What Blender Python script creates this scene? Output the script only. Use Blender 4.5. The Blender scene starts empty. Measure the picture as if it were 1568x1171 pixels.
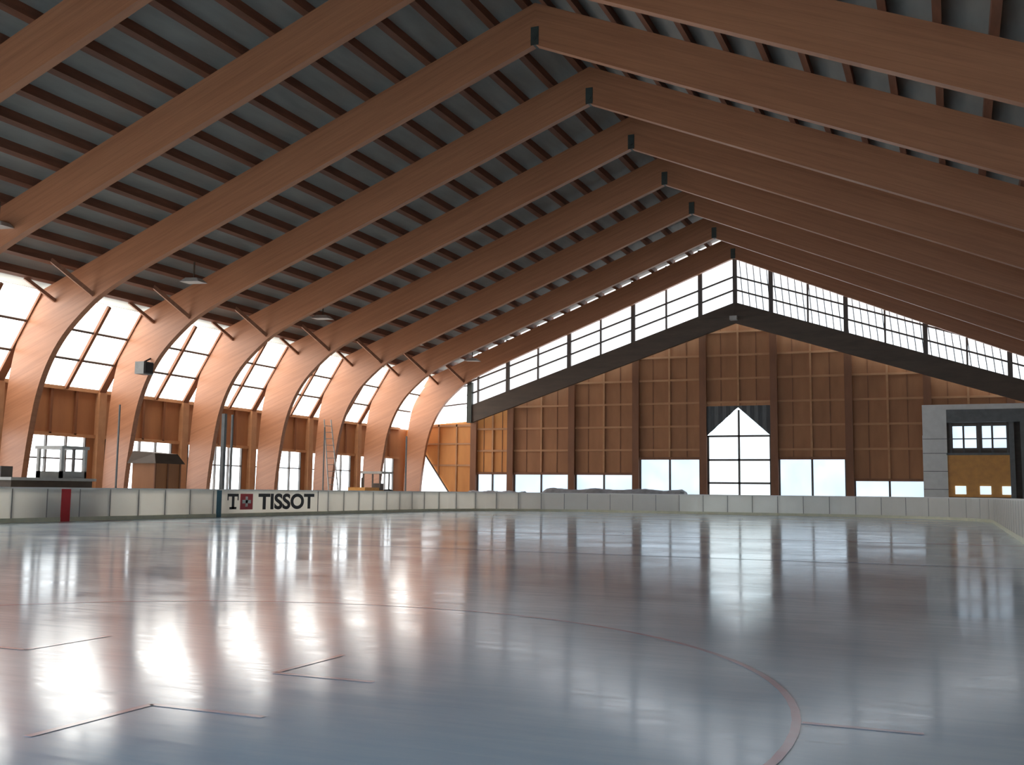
import bpy, math, random
from mathutils import Matrix, Vector
random.seed(4)
sc=bpy.context.scene
try:
    sc.view_settings.view_transform='Standard'
except Exception as e: print(e)

# ---------------------------------------------------------------- materials
def nm(name):
    m=bpy.data.materials.new(name); m.use_nodes=True
    nt=m.node_tree; b=nt.nodes['Principled BSDF']
    return m,nt,b
def ramp(nt,fac,cols):
    r=nt.nodes.new('ShaderNodeValToRGB')
    e=r.color_ramp.elements
    e[0].position=cols[0][0]; e[0].color=(*cols[0][1],1)
    e[1].position=cols[-1][0]; e[1].color=(*cols[-1][1],1)
    for p,c in cols[1:-1]:
        n=e.new(p); n.color=(*c,1)
    nt.links.new(fac,r.inputs[0]); return r
def coords(nt,scale,rot=(0,0,0)):
    t=nt.nodes.new('ShaderNodeTexCoord'); mp=nt.nodes.new('ShaderNodeMapping')
    mp.inputs['Scale'].default_value=scale; mp.inputs['Rotation'].default_value=rot
    nt.links.new(t.outputs['Object'],mp.inputs[0]); return mp.outputs[0]
def noise(nt,vec,sc_,det=4,rough=.55,dist=0):
    n=nt.nodes.new('ShaderNodeTexNoise'); n.inputs['Scale'].default_value=sc_
    n.inputs['Detail'].default_value=det; n.inputs['Roughness'].default_value=rough
    n.inputs['Distortion'].default_value=dist
    nt.links.new(vec,n.inputs['Vector']); return n.outputs[0]
def mth(nt,op,a,b=None):
    m=nt.nodes.new('ShaderNodeMath'); m.operation=op
    for i,x in enumerate((a,b)):
        if x is None: continue
        if isinstance(x,(int,float)): m.inputs[i].default_value=x
        else: nt.links.new(x,m.inputs[i])
    return m.outputs[0]
def mat(name,c1,c2=None,scale=(1,1,1),ns=3,rough=.6,metal=0,bump=0,spec=.5):
    m,nt,b=nm(name)
    b.inputs['Roughness'].default_value=rough; b.inputs['Metallic'].default_value=metal
    b.inputs['Specular IOR Level'].default_value=spec
    if c2 is None: c2=tuple(x*.8 for x in c1)
    n=noise(nt,coords(nt,scale),ns)
    r=ramp(nt,n,[(.3,c2),(.7,c1)])
    nt.links.new(r.outputs[0],b.inputs['Base Color'])
    if bump:
        bp=nt.nodes.new('ShaderNodeBump'); bp.inputs['Strength'].default_value=bump; bp.inputs['Distance'].default_value=.02
        nt.links.new(n,bp.inputs['Height']); nt.links.new(bp.outputs[0],b.inputs['Normal'])
    return m
def emis(name,c,s,c2=None,vs=(1,1,1)):
    m,nt,b=nm(name)
    b.inputs['Base Color'].default_value=(.6,.6,.6,1); b.inputs['Roughness'].default_value=.3
    if c2:
        r=ramp(nt,noise(nt,coords(nt,vs),.6,2),[(.35,c2),(.65,c)])
        nt.links.new(r.outputs[0],b.inputs['Emission Color'])
    else: b.inputs['Emission Color'].default_value=(*c,1)
    b.inputs['Emission Strength'].default_value=s
    return m
# glued laminated timber: grain and lamella lines follow the slope of the beam
glulam,nt,b=nm('glulam_wood')
t=nt.nodes.new('ShaderNodeTexCoord'); sp_=nt.nodes.new('ShaderNodeSeparateXYZ'); nt.links.new(t.outputs['Object'],sp_.inputs[0])
ax=mth(nt,'ABSOLUTE',mth(nt,'ADD',sp_.outputs[0],12.4))
tt=mth(nt,'ADD',sp_.outputs[2],mth(nt,'MULTIPLY',ax,.4))
cb_=nt.nodes.new('ShaderNodeCombineXYZ')
nt.links.new(mth(nt,'MULTIPLY',sp_.outputs[0],.22),cb_.inputs[0]); nt.links.new(mth(nt,'MULTIPLY',sp_.outputs[1],1.7),cb_.inputs[1]); nt.links.new(mth(nt,'MULTIPLY',tt,4),cb_.inputs[2])
ng=noise(nt,cb_.outputs[0],1.8,5,.6)
rg_=ramp(nt,ng,[(.25,(.34,.14,.068)),(.5,(.41,.178,.088)),(.75,(.47,.21,.106))])
lam=mth(nt,'LESS_THAN',mth(nt,'FRACT',mth(nt,'MULTIPLY',tt,4.2)),.07)
mxn=nt.nodes.new('ShaderNodeMix'); mxn.data_type='RGBA'; mxn.blend_type='MULTIPLY'
nt.links.new(mth(nt,'MULTIPLY',lam,.25),mxn.inputs[0]); nt.links.new(rg_.outputs[0],mxn.inputs[6]); mxn.inputs[7].default_value=(.5,.4,.35,1)
nt.links.new(mxn.outputs[2],b.inputs['Base Color']); b.inputs['Roughness'].default_value=.4

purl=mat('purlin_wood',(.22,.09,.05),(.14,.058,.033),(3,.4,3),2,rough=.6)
brace=mat('brace_wood',(.36,.17,.09),(.26,.11,.06),(3,3,3),2,rough=.6)
deckm=mat('roof_deck_paint',(.29,.29,.265),(.21,.215,.20),(1,.2,1),2,rough=.6)
steel=mat('dark_green_steel',(.06,.075,.065),(.04,.05,.045),rough=.5,metal=.2)
wallw=mat('brown_wall_panel',(.44,.195,.08),(.33,.14,.058),(1,1,.3),1.2,rough=.6)
wall_lit=mat('lit_wall_panel',(.74,.32,.09),(.60,.24,.065),(1,1,.3),1.2,rough=.6)  # left end of the end wall: brighter lighting painted into the panel colour
post=mat('wall_post_wood',(.27,.11,.048),(.20,.08,.035),(1,1,.3),2,rough=.55)
rail=mat('wall_rail_wood',(.56,.29,.14),(.45,.22,.10),(.4,1,1),2,rough=.6)
dbeam=mat('dark_gable_beam',(.12,.085,.06),(.08,.06,.045),(.4,1,2),2,rough=.6)
mull=mat('window_mullion',(.13,.11,.10),(.10,.09,.08),rough=.5)
slat=mat('louvre_slat',(.40,.48,.56),(.34,.41,.48),rough=.5)
concrete=mat('concrete',(.36,.35,.33),(.28,.27,.26),ns=1,rough=.85)
joint=mat('board_joint_grey',(.34,.33,.30),rough=.5)
kick=mat('kickplate_yellow',(.72,.70,.52),(.6,.6,.46),rough=.4)
redm=mat('red_paint',(.60,.03,.04),(.5,.025,.03),rough=.4)
bluem=mat('blue_paint',(.03,.16,.22),rough=.4)
black=mat('black_paint',(.012,.012,.014),rough=.5)
white=mat('white_paint',(.88,.87,.83),(.80,.79,.75),rough=.45)
tarpm=mat('grey_tarpaulin',(.30,.29,.29),(.18,.17,.17),ns=3,rough=.5,bump=.4)
curt=mat('dark_curtain',(.14,.15,.15),(.09,.095,.10),(6,1,.5),3,rough=.8)
orangem=mat('orange_panel',(.86,.42,.10),(.72,.33,.08),rough=.5)
fascia=mat('grey_fascia',(.20,.21,.21),(.15,.16,.16),rough=.6)
rubber=mat('rubber',(.02,.02,.02),rough=.8)
lampm=mat('lamp_housing',(.55,.55,.52),rough=.4)
glow_l=emis('side_glazing_daylight',(1,.975,.92),5.6)
glow_g=emis('gable_glazing_daylight',(.95,.98,1),1.45)
glow_r=emis('side_glazing_daylight_shade',(.9,.95,1),.2)
glow_low=emis('low_window_daylight',(.94,.98,1),4.4,(.74,.84,.90))
glow_end=emis('end_window_daylight',(.66,.80,.95),1.35,(.50,.64,.76))
glow_door=emis('door_glass_daylight',(.86,.94,.98),1.6,(.7,.85,.9))

# translucent white board plastic
boardw,nt,b=nm('white_board_plastic')
b.inputs['Roughness'].default_value=.35
n=noise(nt,coords(nt,(1,1,1)),.8); r=ramp(nt,n,[(.3,(.78,.77,.71)),(.7,(.88,.87,.82))])
nt.links.new(r.outputs[0],b.inputs['Base Color'])
tl=nt.nodes.new('ShaderNodeBsdfTranslucent'); tl.inputs[0].default_value=(.88,.83,.70,1)
mx_=nt.nodes.new('ShaderNodeMixShader'); mx_.inputs[0].default_value=.32
nt.links.new(b.outputs[0],mx_.inputs[1]); nt.links.new(tl.outputs[0],mx_.inputs[2])
nt.links.new(mx_.outputs[0],nt.nodes['Material Output'].inputs[0])

# ice
ice,nt,b=nm('ice')
v=coords(nt,(1,1,1))
n1=noise(nt,v,.35,6,.6); n2=noise(nt,v,3,3,.5)
ns_=noise(nt,coords(nt,(.5,5,1),(0,0,.6)),1.6,6,.7,1.2)
nmix=mth(nt,'ADD',mth(nt,'MULTIPLY',n1,.55),mth(nt,'MULTIPLY',ns_,.45))
r=ramp(nt,nmix,[(.36,(.58,.76,.92)),(.62,(.72,.86,.97))])
nt.links.new(r.outputs[0],b.inputs['Base Color'])
rr=ramp(nt,nmix,[(.38,(.085,)*3),(.60,(.18,)*3)])
nt.links.new(rr.outputs[0],b.inputs['Roughness'])
b.inputs['IOR'].default_value=1.31
b.inputs['Specular IOR Level'].default_value=.38
bp=nt.nodes.new('ShaderNodeBump'); bp.inputs['Strength'].default_value=.05; bp.inputs['Distance'].default_value=.01
nt.links.new(n2,bp.inputs['Height']); nt.links.new(bp.outputs[0],b.inputs['Normal'])
icered=mat('ice_red_line',(.68,.44,.50),(.64,.58,.68),ns=2,rough=.14,spec=.38)
iceblue=mat('ice_blue_line',(.50,.64,.84),(.56,.72,.90),ns=2,rough=.14,spec=.38)

# ---------------------------------------------------------------- mesh helper
class M:
    def __init__(s,name,mats,parent=None):
        s.n=name; s.m=mats; s.v=[]; s.f=[]; s.mi=[]; s.parent=parent
    def poly(s,pts,mi=0):
        i=len(s.v); s.v+= [tuple(p) for p in pts]; s.f.append(tuple(range(i,i+len(pts)))); s.mi.append(mi)
    def box(s,x0,x1,y0,y1,z0,z1,mi=0):
        s.hexa([(x0,y0,z0),(x1,y0,z0),(x1,y1,z0),(x0,y1,z0),(x0,y0,z1),(x1,y0,z1),(x1,y1,z1),(x0,y1,z1)],mi)
    def hexa(s,c,mi=0):
        i=len(s.v); s.v+=[tuple(p) for p in c]
        for q in ((3,2,1,0),(4,5,6,7),(0,1,5,4),(1,2,6,5),(2,3,7,6),(3,0,4,7)):
            s.f.append(tuple(i+k for k in q)); s.mi.append(mi)
    def strip(s,pairs,y0,y1,mi=0):
        for (a,b_),(c,d) in zip(pairs[:-1],pairs[1:]):
            s.hexa([(a[0],y0,a[1]),(c[0],y0,c[1]),(c[0],y1,c[1]),(a[0],y1,a[1]),
                    (b_[0],y0,b_[1]),(d[0],y0,d[1]),(d[0],y1,d[1]),(b_[0],y1,b_[1])],mi)
    def beam(s,p,q,w,h,mi=0):
        p=Vector(p);q=Vector(q);d=(q-p).normalized()
        up=Vector((0,0,1)) if abs(d.z)<.95 else Vector((1,0,0))
        a=d.cross(up).normalized()*w/2; b2=a.cross(d).normalized()*h/2
        s.hexa([p-a-b2,p+a-b2,q+a-b2,q-a-b2,p-a+b2,p+a+b2,q+a+b2,q-a+b2],mi)
    def cyl(s,p,q,r,mi=0,n=16):
        p=Vector(p);q=Vector(q);d=(q-p).normalized()
        up=Vector((0,0,1)) if abs(d.z)<.95 else Vector((1,0,0))
        a=d.cross(up).normalized(); b2=a.cross(d)
        i=len(s.v)
        for c in (p,q):
            for k in range(n):
                t=2*math.pi*k/n; s.v.append(tuple(c+a*r*math.cos(t)+b2*r*math.sin(t)))
        for k in range(n):
            s.f.append((i+k,i+(k+1)%n,i+n+(k+1)%n,i+n+k)); s.mi.append(mi)
        s.f.append(tuple(i+k for k in range(n))[::-1]); s.mi.append(mi)
        s.f.append(tuple(i+n+k for k in range(n))); s.mi.append(mi)
    def done(s,recalc=True):
        me=bpy.data.meshes.new(s.n); me.from_pydata(s.v,[],s.f)
        for m in s.m: me.materials.append(m)
        for p,i in zip(me.polygons,s.mi): p.material_index=i
        if recalc:
            import bmesh
            bm=bmesh.new(); bm.from_mesh(me); bmesh.ops.recalc_face_normals(bm,faces=bm.faces); bm.to_mesh(me); bm.free()
        o=bpy.data.objects.new(s.n,me); sc.collection.objects.link(o)
        if s.parent: o.parent=s.parent
        return o

# ---------------------------------------------------------------- dimensions
XR=-12.4; ZR=15.97; BAY=5.648; YG=65.0; mL=.39; mR=.425
BD=1.45              # arch beam depth (vertical)
YS=[YG-i*BAY for i in range(13)]
def ztop(x):
    return ZR+BD-(mL*(XR-x) if x<XR else mR*(x-XR))
def zsof(x): return ztop(x)-BD

ctl=[((-12.4,15.97),(-12.4,17.42)),((-21,12.62),(-21,14.07)),((-28.6,9.68),(-28.6,11.1)),((-30.4,8.86),(-30.9,10.2)),
     ((-31.4,8.2),(-32.6,9.5)),((-32.5,7.2),(-33.9,8.55)),((-33.25,6.1),(-34.8,7.3)),((-33.75,4.8),(-35.2,5.9)),
     ((-34.05,3.2),(-35.4,4.0)),((-34.25,1.6),(-35.5,2.0)),((-34.35,0),(-35.55,0))]
def cr(p0,p1,p2,p3,t):
    return tuple(.5*((2*b_)+(-a+c)*t+(2*a-5*b_+4*c-d)*t*t+(-a+3*b_-3*c+d)*t**3) for a,b_,c,d in zip(p0,p1,p2,p3))
pairs=[ctl[0],ctl[1],ctl[2]]
for i in range(2,len(ctl)-1):
    for k in range(1,5):
        t=k/4
        g=lambda j,s_: ctl[min(j,len(ctl)-1)][s_]
        pairs.append((cr(g(i-1,0) if i>2 else (-26.8,10.38),g(i,0),g(i+1,0),g(i+2,0),t),
                      cr(g(i-1,1) if i>2 else (-26.3,12.0),g(i,1),g(i+1,1),g(i+2,1),t)))
def mir(p):
    dx=XR-p[0]; z=p[1]
    return (XR+dx, z-(mR-mL)*dx*min(1,z/9.0))
pairsR=[(mir(a),mir(c)) for a,c in pairs]
W=.14
for y in YS:
    a=M('glulam_arch_frame',[glulam,steel])
    a.strip(pairs,y-W,y+W); a.strip(pairsR,y-W,y+W)
    # rafter continuing to the eave
    for sgn,f in ((-1,lambda p:p),(1,mir)):
        pts=[(-29.5,-.75),(-33.2,-.55),(-37.6,-.35)]
        pr=[]
        for x,o in pts:
            zt=ZR+BD-mL*(XR-x)
            q1=f((x,zt+o)); q2=f((x,zt-.002)); pr.append((q1,q2))
        a.strip(pr,y-W+.02,y+W-.02)
    # ridge hinge shoe
    a.box(XR-.14,XR+.14,y-W-.02,y+W+.02,ZR-.02,ZR+BD*.42,1)
    a.cyl((XR,y-W-.05,ZR+.22),(XR,y+W+.05,ZR+.22),.08,1)
    # foot shoes
    a.box(-35.65,-34.25,y-W-.03,y+W+.03,0,.25,1)
    a.box(XR*2+34.25,XR*2+35.65,y-W-.03,y+W+.03,0,.25,1)
    a.done()

# fly braces from the arch soffit to the purlins
br=M('timber_fly_braces',[brace])
for y in YS:
    for s in (-1,1):
        for (x0,dz) in ((-31.0,0.25),):
            p=(x0,y+s*W,zsof(x0)+dz-.25)
            x1=x0-.9
            br.beam(p,(x1,y+s*1.5,ztop(x1)+.1),.12,.16)
        br.beam((-33.0,y+s*W,8.6),(-33.3,y+s*1.4,ztop(-33.3)+.05),.10,.14)
br.done()

# purlins
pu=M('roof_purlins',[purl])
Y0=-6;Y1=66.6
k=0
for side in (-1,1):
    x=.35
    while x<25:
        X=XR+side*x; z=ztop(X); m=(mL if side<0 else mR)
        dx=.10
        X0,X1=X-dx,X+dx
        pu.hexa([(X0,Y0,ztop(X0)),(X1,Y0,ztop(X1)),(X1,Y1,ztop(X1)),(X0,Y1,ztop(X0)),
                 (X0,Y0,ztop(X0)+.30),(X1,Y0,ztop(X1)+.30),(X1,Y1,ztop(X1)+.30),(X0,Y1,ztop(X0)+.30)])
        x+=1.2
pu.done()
# ceiling deck
dk=M('ceiling',[deckm])
for a,c in ((-38.2,XR),(XR,13.6)):
    dk.hexa([(a,Y0,ztop(a)+.30),(c,Y0,ztop(c)+.30),(c,Y1,ztop(c)+.30),(a,Y1,ztop(a)+.30),
             (a,Y0,ztop(a)+.45),(c,Y0,ztop(c)+.45),(c,Y1,ztop(c)+.45),(a,Y1,ztop(a)+.45)])
dk.done()

# ---------------------------------------------------------------- floor & ice
fl=M('floor',[concrete]); fl.box(-45,20,-12,75,-.3,-.03); fl.done()
RX0,RX1,RY0,RY1,RR=-28.43,1.62,-4.0,62.3,8.5
def outline(off=0,n=14):
    pts=[]
    x0,x1,y0,y1,r=RX0-off,RX1+off,RY0-off,RY1+off,RR+off
    for cx,cy,a0 in ((x1-r,y1-r,0),(x0+r,y1-r,90),(x0+r,y0+r,180),(x1-r,y0+r,270)):
        for i in range(n+1):
            t=math.radians(a0+90*i/n); pts.append((cx+r*math.cos(t),cy+r*math.sin(t)))
    return pts
ic=M('ice_sheet',[ice]); ic.poly([(x,y,0) for x,y in outline(.1)]); ic.done()
ln=M('ice_markings',[icered,iceblue])
def rect(x0,x1,y0,y1,mi=0,z=.003): ln.poly([(x0,y0,z),(x1,y0,z),(x1,y1,z),(x0,y1,z)],mi)
def ring(cx,cy,r,w,mi=0,n=96):
    for i in range(n):
        a=2*math.pi*i/n;b_=2*math.pi*(i+1)/n
        ln.poly([(cx+(r-w)*math.cos(a),cy+(r-w)*math.sin(a),.003),(cx+r*math.cos(a),cy+r*math.sin(a),.003),
                 (cx+r*math.cos(b_),cy+r*math.sin(b_),.003),(cx+(r-w)*math.cos(b_),cy+(r-w)*math.sin(b_),.003)],mi)
for cy in (5.3,53):
    for cx in (-5.25,-21.5):
        ring(cx,cy,4.5,.05)
        for sx in (-1,1):
            for sy in (-1,1):
                xa=cx+sx*1.1; ya=cy+sy*.57
                rect(min(xa,xa+sx*.75),max(xa,xa+sx*.75),ya-.025,ya+.025)
                rect(xa-.025,xa+.025,min(ya,ya+sy*.85),max(ya,ya+sy*.85))
                xh=cx+sx*4.47
                rect(min(xh,xh+sx*.6),max(xh,xh+sx*.6),cy+sy*.55-.025,cy+sy*.55+.025)
ring(-13.4,29,4.5,.05,1)
rect(RX0,RX1,28.85,29.15); rect(RX0,RX1,19.8,20.1,1); rect(RX0,RX1,38,38.3,1); rect(RX0,RX1,58.2,58.25)
ln.done(False)

# boards
bo=M('rink_boards',[boardw,joint,kick,redm,bluem,white])
inn=outline(0); n=len(inn)
def walk(pts,step):
    out=[];acc=0
    L=pts+[pts[0]]
    for (a,b_) in zip(L[:-1],L[1:]):
        d=math.dist(a,b_); t=0
        while acc+ (d-t) >= step:
            t+=step-acc; acc=0
            out.append((a[0]+(b_[0]-a[0])*t/d,a[1]+(b_[1]-a[1])*t/d,((b_[0]-a[0])/d,(b_[1]-a[1])/d)))
        acc+=d-t
    return out
BH=1.17
o2=outline(.14); i2=outline(-.03); i3=outline(-.012)
def band(A,B,z0,z1,mi):
    for i in range(n):
        j=(i+1)%n
        bo.hexa([(*A[i],z0),(*A[j],z0),(*B[j],z0),(*B[i],z0),(*A[i],z1),(*A[j],z1),(*B[j],z1),(*B[i],z1)],mi)
for i in range(n):
    j=(i+1)%n
    bo.poly([(*inn[i],0),(*inn[j],0),(*inn[j],BH-.04),(*inn[i],BH-.04)],0)
band(i2,o2,BH-.05,BH,5)
band(i3,outline(.03),0.0,.15,2)
for x,y,(tx,ty) in walk(inn,1.45):
    nx,ny=-ty,tx   # inward normal (ccw)
    if x<RX0+.1 and 35.9<y<43.4: continue
    def jq(t,nn,z): return (x+tx*t+nx*nn,y+ty*t+ny*nn,z)
    bo.hexa([jq(-.02,-.004,.15),jq(.02,-.004,.15),jq(.02,.004,.15),jq(-.02,.004,.15),
             jq(-.02,-.004,BH-.05),jq(.02,-.004,BH-.05),jq(.02,.004,BH-.05),jq(-.02,.004,BH-.05)],1)
    q=Vector((x-nx*.10,y-ny*.10,0)); bo.beam(q,q+Vector((0,0,BH-.1)),.12,.06,1)
bo.box(RX0-.001,RX0+.02,27.45,27.85,0,BH+.002,3)
bo.box(RX0-.001,RX0+.02,35.75,36.05,0,BH+.002,4)
bo.done(False)

# advertising banner: printed marks carried by the white board
ad=bpy.data.objects.new('advertising_banner',None); sc.collection.objects.link(ad)
lg=M('logo',[black,redm,white],ad)
X=RX0+.006
lg.box(X,X+.004,36.45,37.2,.86,.98); lg.box(X,X+.004,36.75,36.92,.32,.86)
lg.box(X,X+.004,36.45,36.52,.70,.86); lg.box(X,X+.004,37.13,37.2,.70,.86); lg.box(X,X+.004,36.6,37.07,.32,.42)
lg.box(X,X+.004,37.32,38.2,.30,.98,1)
lg.box(X+.004,X+.007,37.68,37.84,.42,.86,2); lg.box(X+.004,X+.007,37.46,38.06,.565,.715,2)
lg.box(X,X+.004,43.3,43.36,.15,BH-.05,0)
lg.done()
cu=bpy.data.curves.new('lettering','FONT'); cu.body='TISSOT'; cu.size=1.0; cu.offset=.035; cu.extrude=.002
to=bpy.data.objects.new('lettering',cu); sc.collection.objects.link(to)
bpy.context.view_layer.update()
me=bpy.data.meshes.new_from_object(to.evaluated_get(bpy.context.evaluated_depsgraph_get()))
bpy.data.objects.remove(to)
xs=[v.co.x for v in me.vertices]; ys=[v.co.y for v in me.vertices]
sx=4.4/(max(xs)-min(xs)); sy=.72/(max(ys)-min(ys)); mx=min(xs); my=min(ys)
for v in me.vertices:
    a,b_,c=v.co; v.co=(X+.003+c,38.6+(a-mx)*sx,.28+(b_-my)*sy)
me.materials.clear(); me.materials.append(black)
lo=bpy.data.objects.new('lettering',me); sc.collection.objects.link(lo); lo.parent=ad

# ---------------------------------------------------------------- left wall
XW=-36.1
wl=M('wall_left',[wallw,post,rail,mull])
gl=M('window_1',[glow_l,mull,post]); lw=M('window_2',[glow_low,mull])
zt=lambda x: ztop(x)+.30
GT=(-33.75,9.05); GB=(-36.0,5.55)      # leaning glazing: top, bottom (x,z)
def gp(t,off=0):  # off = toward the hall
    dx,dz=GT[0]-GB[0],GT[1]-GB[1]; L=math.hypot(dx,dz)
    return (GB[0]+dx*t+dz/L*off, GB[1]+dz*t-dx/L*off)
def slab(m,y0,y1,t0,t1,o0,o1,mi):
    a=gp(t0,o0);b_=gp(t0,o1);c=gp(t1,o1);d=gp(t1,o0)
    m.hexa([(a[0],y0,a[1]),(b_[0],y0,b_[1]),(b_[0],y1,b_[1]),(a[0],y1,a[1]),(d[0],y0,d[1]),(c[0],y0,c[1]),(c[0],y1,c[1]),(d[0],y1,d[1])],mi)
for i in range(12):
    ya,yb=YS[i+1],YS[i]
    wl.box(XW-.15,XW,ya,yb,3.45,5.55,0)
    wl.box(XW-.15,XW,ya,yb,0,.95,0)
    w0,w1=ya+.5,ya+4.9
    wl.box(XW-.15,XW,ya,w0,.95,3.45,0); wl.box(XW-.15,XW,w1,yb,.95,3.45,0)
    wl.box(XW,XW+.14,ya,yb,5.45,5.65,2); wl.box(XW,XW+.10,ya,yb,3.4,3.55,2)
    for t in (.25,.5,.75):
        wl.box(XW,XW+.10,ya+BAY*t-.07,ya+BAY*t+.07,3.5,5.45,1)
    wl.box(XW,XW+.25,ya-.22,ya+.22,0,5.5,2)
    slab(gl,ya,yb,0,1,-.06,0,0)
    for t in (.34,.67): slab(gl,ya,yb,t-.012,t+.012,0,.08,1)
    slab(gl,ya+BAY*.62-.08,ya+BAY*.62+.08,0,1,0,.14,2)
    slab(gl,ya-.2,ya+.2,0,1,0,.10,2)
    lw.box(XW-.12,XW-.06,w0,w1,.95,3.45,0)
    for t in (0,.25,.5,.75,1): lw.box(XW-.06,XW+.06,w0+(w1-w0)*t-.035,w0+(w1-w0)*t+.035,.95,3.45,1)
    lw.box(XW-.06,XW+.05,w0,w1,2.4,2.46,1)
# last half bay to end wall
wl.box(XW-.15,XW,YG,66.3,0,5.55,0); slab(gl,YG,66.3,0,1,-.06,0,0)
wl.done(); gl.done(); lw.done()

# right wall
XWR=11.3
wr=M('wall_right',[wallw]); wr.box(XWR,XWR+.15,Y0,66.3,0,5.4); wr.done()
gr=M('window_3',[glow_r,mull]); gr.box(XWR+.02,XWR+.08,Y0,66.3,5.4,ztop(XWR)+.3,0)
for y in YS: gr.box(XWR-.03,XWR+.02,y-.1,y+.1,5.4,ztop(XWR)+.2,1)
gr.done()
# rear gable (behind the photographer), unseen; ground-level opening shaped to let sky light onto the ice
rg=M('wall_rear',[wallw])
for a,c in ((-36.2,XR),(XR,11.4)):
    rg.hexa([(a,-6,3.6),(c,-6,3.6),(c,-5.85,3.6),(a,-5.85,3.6),(a,-6,ztop(a)+.3),(c,-6,ztop(c)+.3),(c,-5.85,ztop(c)+.3),(a,-5.85,ztop(a)+.3)])
rg.done()

# ---------------------------------------------------------------- end wall
YW=66.2
zb=lambda x: 13.2-.335*abs(x-XR)      # bottom of gable glazing
zbb=lambda x: 11.92-.33*abs(x-XR)     # bottom of dark beam
gb=M('gable_tie_beam',[dbeam,steel])
for s,xe in ((-1,-30.7),(1,9.0)):
    gb.hexa([(XR,65.3,zbb(XR)),(xe,65.3,zbb(xe)),(xe,65.6,zbb(xe)),(XR,65.6,zbb(XR)),
             (XR,65.3,zb(XR)),(xe,65.3,zb(xe)),(xe,65.6,zb(xe)),(XR,65.6,zb(XR))])
gb.box(-30.9,-30.55,65.2,65.65,5.9,8.7,1)
gb.done()
gg=M('window_4',[glow_g,mull,post,slat])
def gq(x0,x1,lo,hi,mi,y0,y1):
    gg.hexa([(x0,y0,lo(x0)),(x1,y0,lo(x1)),(x1,y1,lo(x1)),(x0,y1,lo(x0)),(x0,y0,hi(x0)),(x1,y0,hi(x1)),(x1,y1,hi(x1)),(x0,y1,hi(x0))],mi)
S_=4.437
for a,c in ((-31,XR),(XR,9.0)):
    gq(a,c,zb,zt,0,65.50,65.56)
    for fr in (.0,.33,.66):
        h=lambda x,fr=fr: zb(x)+(2.6)*fr
        gq(a,c,lambda x:h(x)-.05,lambda x:h(x)+.05,1,65.38,65.50)
for k in range(-9,10):
    X=XR+k*S_/2
    if X<-30.9 or X>8.9: continue
    w=.13 if k%2 else .05
    if k==0: w=.13
    gg.box(X-w,X+w,65.34,65.5,zb(X)-.1,zt(X)-.1,1)
X=XR+.5
while X<8.8:      # fine louvre slats on the shaded side
    gg.beam((X,65.47,zb(X)),(X-.35,65.47,zt(X-.35)),.03,.05,3)
    X+=.42
gg.done()
# corner glazing left of the tie beam
cg=M('window_5',[glow_g,mull]); 
cg.hexa([(-36,66.1,5.75),(-30.7,66.1,6.1),(-30.7,66.14,6.1),(-36,66.14,5.75),(-36,66.1,zt(-36)),(-30.7,66.1,zt(-30.7)),(-30.7,66.14,zt(-30.7)),(-36,66.14,zt(-36))],0)
for f in (.35,.7):
    cg.beam((-36,66.05,5.75+f*3.3),(-30.7,66.05,6.1+f*3.6),.08,.08,1)
cg.done()

we=M('wall_end',[wallw,post,rail,wall_lit])
cols=[XR+(k+.5)*S_ for k in range(-5,6)]
cols=[c for c in cols if -32.5<c<11]
cols=[-30.7]+[c for c in cols if c>-30]
wtop=[2.45,2.45,2.45,3.45,4.85,3.45,2.15,2.15,2.15,2.15]
bx=cols+[XWR]
we.hexa([(-36.1,YW,0),(-30.7,YW,0),(-30.7,YW+.15,0),(-36.1,YW+.15,0),(-36.1,YW,5.75),(-30.7,YW,6.1),(-30.7,YW+.15,6.1),(-36.1,YW+.15,5.75)],3)
we.box(-36,-30.7,YW-.08,YW,5.7,5.85,2)
for x in (-34.8,-33.5,-32.1): we.box(x-.05,x+.05,YW-.08,YW,0,5.9,2)
for z in (3,4.5): we.box(-36,-30.7,YW-.06,YW,z-.06,z+.06,2)
lwe=M('window_6',[glow_end,mull]); 
for i in range(len(bx)-1):
    a,c=bx[i],bx[i+1]; t=wtop[min(i,len(wtop)-1)]
    top=lambda x: zbb(x)+.7
    mi=3 if i==0 else 0  # first bay takes the panel colour with light painted in
    mid=XR if a<XR<c else None
    segs=[(a,c)] if mid is None else [(a,mid),(mid,c)]
    base=6.7 if mid is not None else t
    for p,q in segs:
        we.hexa([(p,YW,base),(q,YW,base),(q,YW+.15,base),(p,YW+.15,base),(p,YW,top(p)),(q,YW,top(q)),(q,YW+.15,top(q)),(p,YW+.15,top(p))],mi)
    we.box(a-.22,a+.22,YW-.30,YW+.02,0,top(a),1)
    m=(a+c)/2
    we.box(m-.06,m+.06,YW-.12,YW,base,top(m)-.1,2)
    zz=[4.0,5.5,7.0,8.5,10.0,11.5]
    for z in zz:
        if z>min(top(a),top(c))-.1 and mid is None: 
            continue
        if z<base: continue
        we.box(a+.2,c-.2,YW-.11,YW,z-.065,z+.065,2)
    for f in (.25,.75):
        X=a+(c-a)*f
        we.box(X-.02,X+.02,YW-.03,YW,base,top(X)-.1,1)
    if mid is None:
        we.box(a+.2,c-.2,YW-.14,YW,t-.08,t+.08,1)
        lwe.box(a+.22,c-.22,YW+.04,YW+.08,.9,t,0)
        for f in (0,.5,1):
            X=a+.25+(c-a-.5)*f; lwe.box(X-.06,X+.06,YW-.04,YW+.04,.9,t,1)
        we.box(a,c,YW,YW+.15,0,.9,0)
we.done(); lwe.done()
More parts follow.
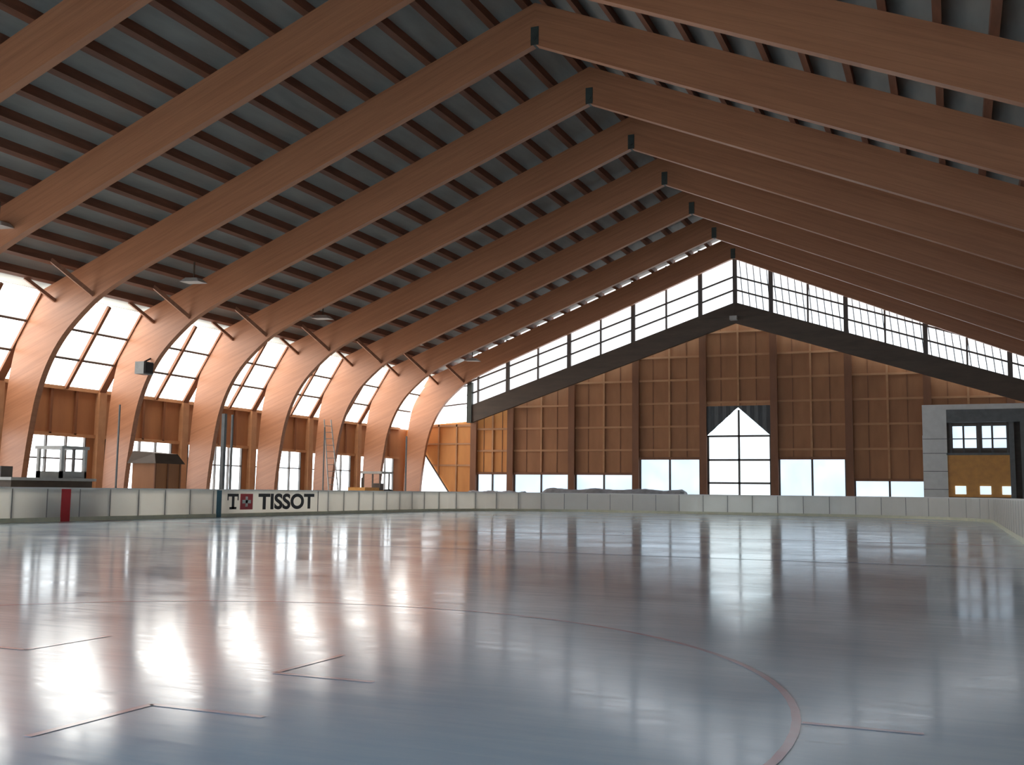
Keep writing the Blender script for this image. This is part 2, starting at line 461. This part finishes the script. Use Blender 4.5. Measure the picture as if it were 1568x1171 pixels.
# leaning triangular window in the corner
tw=M('window_7',[glow_g,mull]); tw.poly([(-35.2,66.02,.8),(-32.4,66.02,.8),(-34.9,66.02,4.3)],0)
tw.beam((-32.35,66.0,.8),(-34.9,66.0,4.35),.08,.08,1); tw.done(False)

# big door with curtains
A,B=XR-S_/2+.22,XR+S_/2-.22
dr=M('door_1',[glow_door,mull,curt,white])
dr.box(A,B,YW+.05,YW+.09,0,4.85,0)
dr.poly([(A,YW+.05,4.85),(B,YW+.05,4.85),(XR,YW+.05,6.7)],0)
for X in (A+.05,XR,B-.05): dr.box(X-.06,X+.06,YW-.05,YW+.05,0,4.9 if X!=XR else 6.5,1)
for z in (1.9,3.35,4.85): dr.box(A,B,YW-.05,YW+.05,z-.06,z+.06,1)
for s,e in ((-1,A),(1,B)):
    N=8
    for k in range(N):
        f0,f1=k/N,(k+1)/N
        def P(f): 
            x=e+(XR-e)*f; return x,4.85+(6.65-4.85)*f
        x0,z0=P(f0);x1,z1=P(f1); o0=.08*(k%2);o1=.08*((k+1)%2)
        dr.poly([(x0,YW-.15-o0,z0),(x1,YW-.15-o1,z1),(x1,YW-.15-o1,6.75),(x0,YW-.15-o0,6.75)],2)
dr.done(False)

# truss lamp under the gable
lt=M('floodlight',[dbeam,lampm]); lt.beam((-14.6,65.0,12.3),(-10.2,65.0,12.35),.1,.12,0)
lt.box(-12.65,-12.2,64.8,65.2,12.05,12.3,1); lt.beam((-12.42,65,12.3),(-12.42,65,13.2),.04,.04,0); lt.done()

# ---------------------------------------------------------------- clubhouse block at the right
cb=M('clubhouse_building',[white,fascia,orangem,mull,glow_end,dbeam])
YB=62.9; XB=-1.55
cb.box(XB,XB+1.25,YB,65.2,-.03,6.0,0)
cb.box(XB-.02,XB+.9,YB-.01,YB+.02,0,4.6,0)
cb.box(XB+1.25,11,YB+.3,65.2,-.03,5.3,5)
cb.box(XB+1.25,11,YB-.25,65.2,5.3,6.0,1)
cb.box(XB,11,YB-.1,65.2,6.0,6.3,0)
cb.box(XB+1.25,2.9,YB+.1,YB+.3,1.2,3.55,2)
cb.box(XB+1.2,3.0,YB+.0,YB+.3,3.5,3.62,1)
for X in (.0,1.5): cb.box(X,X+1.2,YB+.22,YB+.28,3.9,5.1,4)
for X in (-.1,.55,1.35,2.0,2.75): cb.box(X-.05,X+.05,YB+.1,YB+.25,3.6,5.3,3)
for z in (4.4,): cb.box(-.2,2.9,YB+.12,YB+.25,z-.03,z+.03,3)
for X in (.05,1.3,2.4): cb.box(X,X+.55,YB+.05,YB+.12,1.35,1.8,4)
for X in (2.95,3.5,4.3): cb.box(X-.12,X+.12,YB-.2,YB+.1,0,5.3,1)
for z in (1.6,2.6,3.6,4.4): cb.box(XB-.01,XB+1.26,YB-.015,YB,z-.015,z+.015,1)
cb.done()

# ---------------------------------------------------------------- objects along the rink
hut=M('timekeeper_hut',[wallw,dbeam,post])
hut.box(-31.5,-30.3,34.1,35.6,-.03,2.2,0)
hut.hexa([(-31.65,33.95,2.2),(-30.15,33.95,2.2),(-30.15,35.75,2.2),(-31.65,35.75,2.2),(-31.5,34.1,2.72),(-30.4,34.15,2.62),(-30.4,35.55,2.62),(-31.5,35.6,2.72)],1)
for y in (34.1,34.85,35.6): hut.box(-30.32,-30.26,y-.04,y+.04,-.03,2.2,2)
hut.done()

bench=M('penalty_bench_shelter',[dbeam,lampm,mull])
bench.box(-31.2,-29.2,26.0,29.6,-.03,1.4,0)
bench.box(-31.3,-29.1,25.9,29.7,1.4,1.5,1)
for yy in (28.3,29.4):
    bench.box(-30.6,-30.5,yy,yy+.1,1.5,2.6,1); bench.box(-29.5,-29.4,yy,yy+.1,1.5,2.6,1)
bench.box(-30.6,-30.5,28.3,29.5,1.5,1.75,1); bench.box(-30.65,-29.35,28.25,29.55,2.55,2.66,1)
bench.box(-29.5,-29.4,28.3,29.5,1.5,1.75,1); bench.box(-29.5,-29.4,28.87,28.93,1.75,2.55,2)
for y in (26.2,27.3): bench.box(-31.0,-30.9,y-.25,y+.25,1.5,1.9,2)
bench.done()

sp=M('loudspeaker',[fascia,black])
sp.box(-33.3,-32.8,35.9,36.5,6.2,6.75,0); sp.box(-32.8,-32.75,35.95,36.45,6.25,6.7,1); sp.beam((-33.1,36.2,6.75),(-33.1,36.7,7.0),.06,.06,1)
sp.done()

for y in (35.0,44.9,54.8,63.0,25.1):
    l=M('ceiling_lamp',[lampm,dbeam]); X=-29.5
    z=9.9
    l.hexa([(X-.5,y-.3,z),(X+.5,y-.3,z-.05),(X+.5,y+.3,z-.05),(X-.5,y+.3,z),(X-.3,y-.18,z+.18),(X+.3,y-.18,z+.14),(X+.3,y+.18,z+.14),(X-.3,y+.18,z+.18)],0)
    l.beam((X,y,z+.1),(X,y,ztop(X)+.05),.05,.05,1)
    l.done()

# net posts along the far side
npst=M('safety_net_posts',[fascia])
for y,h,w in ((30.5,4.3,.05),(36.6,4.4,.16),(37.2,4.4,.08),(44.5,4.3,.05),(53,4.3,.07)):
    npst.box(-28.95,-28.95+w,y-w/2,y+w/2,-.03,h)
npst.done()
ld=M('leaning_ladder',[lampm])
ld.beam((-31.6,49.4,-.02),(-33.2,51.0,5.2),.06,.05); ld.beam((-31.2,49.8,-.02),(-33.0,51.4,5.2),.06,.05)
for k in range(1,14):
    f=k/14; a=Vector((-31.6,49.4,0)).lerp(Vector((-33.2,51.0,5.2)),f); c=Vector((-31.2,49.8,0)).lerp(Vector((-33.0,51.4,5.2)),f)
    ld.beam(a,c,.03,.03)
ld.done()

tr=M('tractor',[orangem,rubber,mull,lampm])
x,y=-31.0,52.6
tr.box(x-.55,x+.55,y-1.5,y+.1,.55,1.35,0); tr.box(x-.65,x+.65,y+.1,y+1.3,.6,1.2,0)
for a in (-.55,.55):
    for b_ in (.15,1.2): tr.beam((x+a,y+b_,1.2),(x+a,y+b_,2.15),.07,.07,2)
tr.box(x-.7,x+.7,y+.05,y+1.35,2.15,2.28,3)
tr.box(x-.25,x+.25,y+.7,y+1.1,1.2,1.6,2)
for a in (-.75,.75):
    tr.cyl((x+a-.15,y+.75,.62),(x+a+.15,y+.75,.62),.65,1); tr.cyl((x+a-.12,y-1.05,.37),(x+a+.12,y-1.05,.37),.4,1)
tr.cyl((x,y-.9,1.35),(x,y-.9,1.9),.05,2)
tr.done()

def tarp(name,x0,x1,yc,w,h):
    t=M(name,[tarpm]); N=40; K=10
    g=[]
    for i in range(N+1):
        row=[]
        X=x0+(x1-x0)*i/N
        hh=h*(.96+.03*math.sin(i*.5)+.03*random.random())
        if i in(0,N): hh*=.9
        for k in range(K+1):
            a=math.pi*k/K
            row.append((X,yc-w/2*math.cos(a)*(1+.05*random.random()),-.03+hh*math.sin(a)**.35))
        g.append(row)
    for i in range(N):
        for k in range(K): t.poly([g[i][k],g[i+1][k],g[i+1][k+1],g[i][k+1]])
    t.poly(g[0]); t.poly(g[-1])
    t.done()
tarp('tarpaulin_roll',-24.5,-15.2,63.6,1.4,1.5)
tarp('tarpaulin_roll',-30.2,-26.0,64.2,1.2,1.3)

# ---------------------------------------------------------------- world & camera
w=bpy.data.worlds.new('world'); sc.world=w; w.use_nodes=True
bgn=w.node_tree.nodes['Background']; bgn.inputs[0].default_value=(.66,.84,1,1); bgn.inputs[1].default_value=10.0

yaw,pit,rol=.3995,.1041,.0115
fw=Vector((-math.sin(yaw)*math.cos(pit),math.cos(yaw)*math.cos(pit),math.sin(pit)))
r0=Vector((math.cos(yaw),math.sin(yaw),0)); u0=Vector((math.sin(yaw)*math.sin(pit),-math.cos(yaw)*math.sin(pit),math.cos(pit)))
R=r0*math.cos(rol)+u0*math.sin(rol); U=u0*math.cos(rol)-r0*math.sin(rol)
cam=bpy.data.cameras.new('camera'); cam.lens=1601.3/1568*36; cam.sensor_width=36; cam.sensor_fit='HORIZONTAL'; cam.clip_end=500
co=bpy.data.objects.new('camera',cam); sc.collection.objects.link(co)
mt=Matrix((R,U,-fw)).transposed().to_4x4(); mt.translation=Vector((0,0,1.2)); co.matrix_world=mt
sc.camera=co
